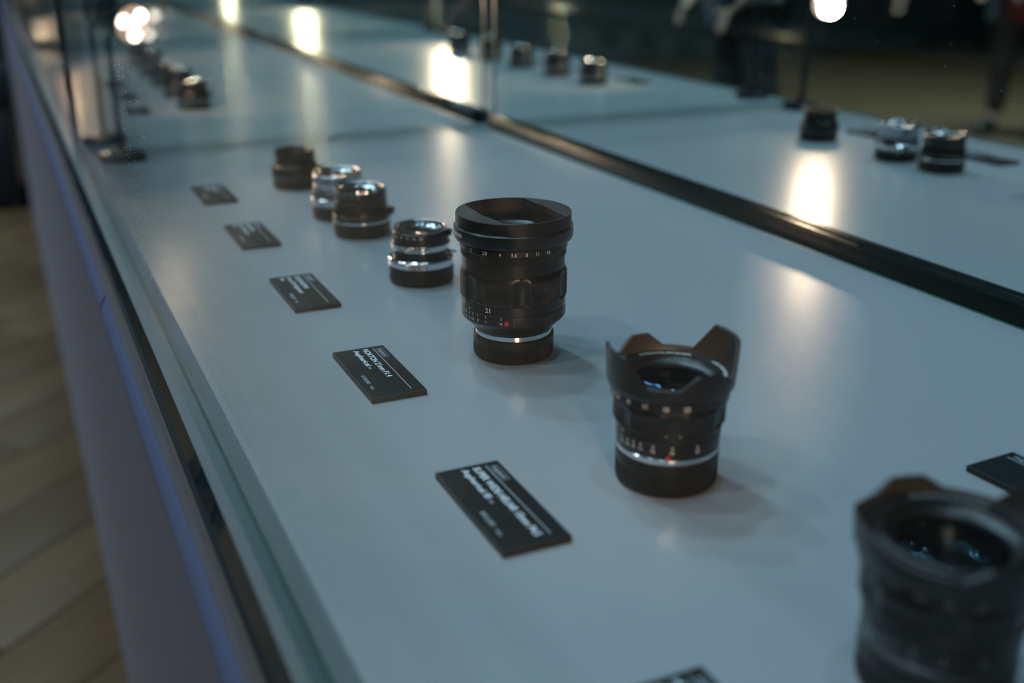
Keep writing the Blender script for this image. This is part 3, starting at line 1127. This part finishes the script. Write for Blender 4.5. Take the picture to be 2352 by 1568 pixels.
card(0.3335, 'dark slate card behind the corner lens at the right edge', std('NOKTON', 34, 'Aspherical', 30, 'VM', '¥120,000')[:1], xc=0.4555, rz=R(3))
for k, (yy, lb) in enumerate(((1.885, 'blurred slate card beside the nearest lens of the second showcase'),
                              (2.060, 'blurred slate card beside the second lens of the second showcase'),
                              (2.240, 'blurred slate card beside the third lens of the second showcase'))):
    card(yy, lb, std('NOKTON', 34, '50mm F1.5', 30, None, '¥90,000'), group='slate cards on the second board')

# ------------------------------------------------------------------ black trunk on the floor beside the far counters
t = empty('equipment_trunk', (-0.30, 5.55, FL + 0.0001))
tag(t, 'black equipment trunk standing on the floor at the left edge', 'trunk')
bm = bmesh.new()
add_box(bm, -0.30, 0.32, -0.25, 0.25, 0.02, 0.44, 0, 0.012)
finish(bm, 'body', M['trunk'], t)
bm = bmesh.new()
add_box(bm, -0.305, 0.325, -0.255, 0.255, 0.445, 0.605, 0, 0.012)
finish(bm, 'lid', M['trunk'], t)
for sx in (-0.27, 0.29):
    for sy in (-0.22, 0.22):
        bm = bmesh.new()
        add_box(bm, sx - 0.02, sx + 0.02, sy - 0.02, sy + 0.02, 0.0, 0.02, 0, 0.004)
        finish(bm, 'foot', M['steel'], t)
for sx in (-0.16, 0.18):
    bm = bmesh.new()
    add_box(bm, sx - 0.025, sx + 0.025, -0.264, -0.25, 0.40, 0.49, 0, 0.004)
    finish(bm, 'latch', M['steel'], t)


# ------------------------------------------------------------------ visitors standing on the customers' side (seen in the mirror)
def skin_mesh(name, verts, edges, radii, mat, parent, root=0):
    me = bpy.data.meshes.new(name)
    me.from_pydata(verts, edges, [])
    o = bpy.data.objects.new(name, me)
    COL.objects.link(o)
    md = o.modifiers.new('skin', 'SKIN')
    for i, r_ in enumerate(radii):
        sv = me.skin_vertices[0].data[i]
        sv.radius = (r_, r_) if not isinstance(r_, tuple) else r_
        sv.use_root = (i == root)
    md.use_smooth_shade = True
    sb = o.modifiers.new('sub', 'SUBSURF')
    sb.levels = 1
    sb.render_levels = 1
    dg = bpy.context.evaluated_depsgraph_get()
    me2 = bpy.data.meshes.new_from_object(o.evaluated_get(dg))
    o.modifiers.clear()
    o.data = me2
    me2.materials.clear()
    me2.materials.append(mat)
    for p in me2.polygons:
        p.use_smooth = True
    o.name = name
    o.parent = parent
    return o


def person(x, y, rz, label, trousers, top, hem, lean=0.0):
    t = empty('person', (x, y, FL + 0.0001), rz)
    tag(t, label, 'person')
    V = [(0, 0, 0.95), (0, 0.0, 1.15), (0, 0, 1.38), (0, 0, 1.50), (0, -0.015, 1.60), (0, -0.02, 1.70)]
    E = [(0, 1), (1, 2), (2, 3), (3, 4), (4, 5)]
    Rr = [(0.15, 0.11), (0.14, 0.10), (0.17, 0.11), (0.055, 0.055), (0.085, 0.10), (0.07, 0.085)]

    def add(p, par, r_):
        V.append(p)
        Rr.append(r_)
        E.append((par, len(V) - 1))
        return len(V) - 1
    for s in (-1, 1):
        hip = add((s * 0.095, 0, 0.88), 0, 0.085)
        kn = add((s * 0.11, -0.02 * s, 0.50), hip, 0.058)
        an = add((s * 0.12, 0.03 - 0.04 * s, 0.09), kn, 0.04)
        add((s * 0.13, -0.13 - 0.04 * s, 0.035), an, 0.032)
        sh = add((s * 0.19, 0, 1.40), 2, 0.06)
        el = add((s * 0.25, 0.02, 1.12), sh, 0.045)
        wr = add((s * 0.22, -0.14, 0.93), el, 0.032)
        hd = add((s * 0.21, -0.19, 0.88), wr, 0.030)
        for k, (dx, ln) in enumerate(((-0.020, 0.055), (-0.007, 0.065), (0.007, 0.062), (0.020, 0.05))):
            f1 = add((s * 0.21 + dx, -0.215, 0.845), hd, 0.0095)
            add((s * 0.21 + dx, -0.215 - ln * 0.3, 0.845 - ln), f1, 0.008)
        th = add((s * 0.18, -0.20, 0.875), hd, 0.011)
        add((s * 0.165, -0.23, 0.855), th, 0.009)
    skin_mesh('body', V, E, Rr, M['skin'], t)
    # trousers
    V2 = [(0, 0, 0.96)]
    E2 = []
    R2 = [(0.165, 0.125)]
    for s in (-1, 1):
        a = len(V2)
        V2 += [(s * 0.095, 0, 0.86), (s * 0.11, -0.02 * s, 0.50), (s * 0.12, 0.03 - 0.04 * s, 0.11)]
        R2 += [0.105, 0.08, 0.066]
        E2 += [(0, a), (a, a + 1), (a + 1, a + 2)]
    skin_mesh('trousers', V2, E2, R2, M[trousers], t)
    # jacket with sleeves
    V3 = [(0, 0, hem), (0, 0, 1.12), (0, 0, 1.39), (0, 0, 1.46)]
    R3 = [(0.19, 0.15), (0.165, 0.125), (0.195, 0.13), (0.075, 0.07)]
    E3 = [(0, 1), (1, 2), (2, 3)]
    for s in (-1, 1):
        a = len(V3)
        V3 += [(s * 0.19, 0, 1.41), (s * 0.25, 0.02, 1.12), (s * 0.222, -0.13, 0.945)]
        R3 += [0.075, 0.06, 0.047]
        E3 += [(2, a), (a, a + 1), (a + 1, a + 2)]
    skin_mesh('jacket', V3, E3, R3, M[top], t)
    for s in (-1, 1):
        yy = -0.05 - 0.04 * s
        skin_mesh('shoe', [(s * 0.12, yy + 0.09, 0.05), (s * 0.125, yy, 0.055), (s * 0.13, yy - 0.13, 0.038)], [(0, 1), (1, 2)],
                  [(0.045, 0.05), (0.048, 0.055), (0.042, 0.038)], M['shoe'], t)
    skin_mesh('hair', [(0, 0.03, 1.60), (0, 0.035, 1.70), (0, -0.02, 1.765)], [(0, 1), (1, 2)], [(0.08, 0.07), (0.092, 0.085), (0.07, 0.08)], M['hair'], t)
    for s in (-1, 1):
        bm = bmesh.new()
        bmesh.ops.create_uvsphere(bm, u_segments=10, v_segments=6, radius=0.011)
        e = finish(bm, 'eye', M['iris'], t)
        e.location = (s * 0.032, -0.115, 1.655)
        bm = bmesh.new()
        bmesh.ops.create_uvsphere(bm, u_segments=10, v_segments=6, radius=0.022)
        e = finish(bm, 'ear', M['skin'], t)
        e.location = (s * 0.088, 0.0, 1.64)
        e.scale = (0.5, 0.8, 1.3)
    bm = bmesh.new()
    bmesh.ops.create_uvsphere(bm, u_segments=10, v_segments=6, radius=0.017)
    e = finish(bm, 'nose', M['skin'], t)
    e.location = (0, -0.125, 1.625)
    e.scale = (0.7, 1, 1.3)
    return t


person(-4.30, 4.9, R(70), 'standing visitor in a red jacket and brown trousers, mirrored at upper right', 'cloth_brown', 'cloth_red', 0.62)
person(-1.55, 3.9, R(100), 'standing visitor in dark clothes, mirrored above the far lenses', 'cloth_dark', 'cloth_dark', 0.86)

# ------------------------------------------------------------------ dust on the front and back glass of the nearest showcase
def specks(name, n, fn, smin, smax, parent):
    bm = bmesh.new()
    for _ in range(n):
        c = fn()
        r_ = random.uniform(smin, smax)
        bmesh.ops.create_icosphere(bm, subdivisions=1, radius=r_, matrix=Matrix.Translation(c))
    o = finish(bm, name, M['dust'], parent)
    o['kind'] = 'stuff'
    o.matrix_parent_inverse = parent.matrix_world.inverted()
    return o


bpy.context.view_layer.update()


def front_dust():
    return Vector((0.0749, random.gauss(0.79, 0.035), random.uniform(0.035, 0.2)))


def back_dust():
    return Vector((0.6569, random.uniform(0.52, 1.0), random.uniform(0.03, 0.28)))


fpane = [o for o in bpy.data.objects if o.name.startswith('front_pane') and o.parent == case0][0]
bmirr = [o for o in bpy.data.objects if o.name.startswith('back_mirror') and o.parent == case0][0]
specks('dust', 150, front_dust, 0.00010, 0.00022, fpane)
specks('dust', 140, back_dust, 0.00012, 0.00028, bmirr)
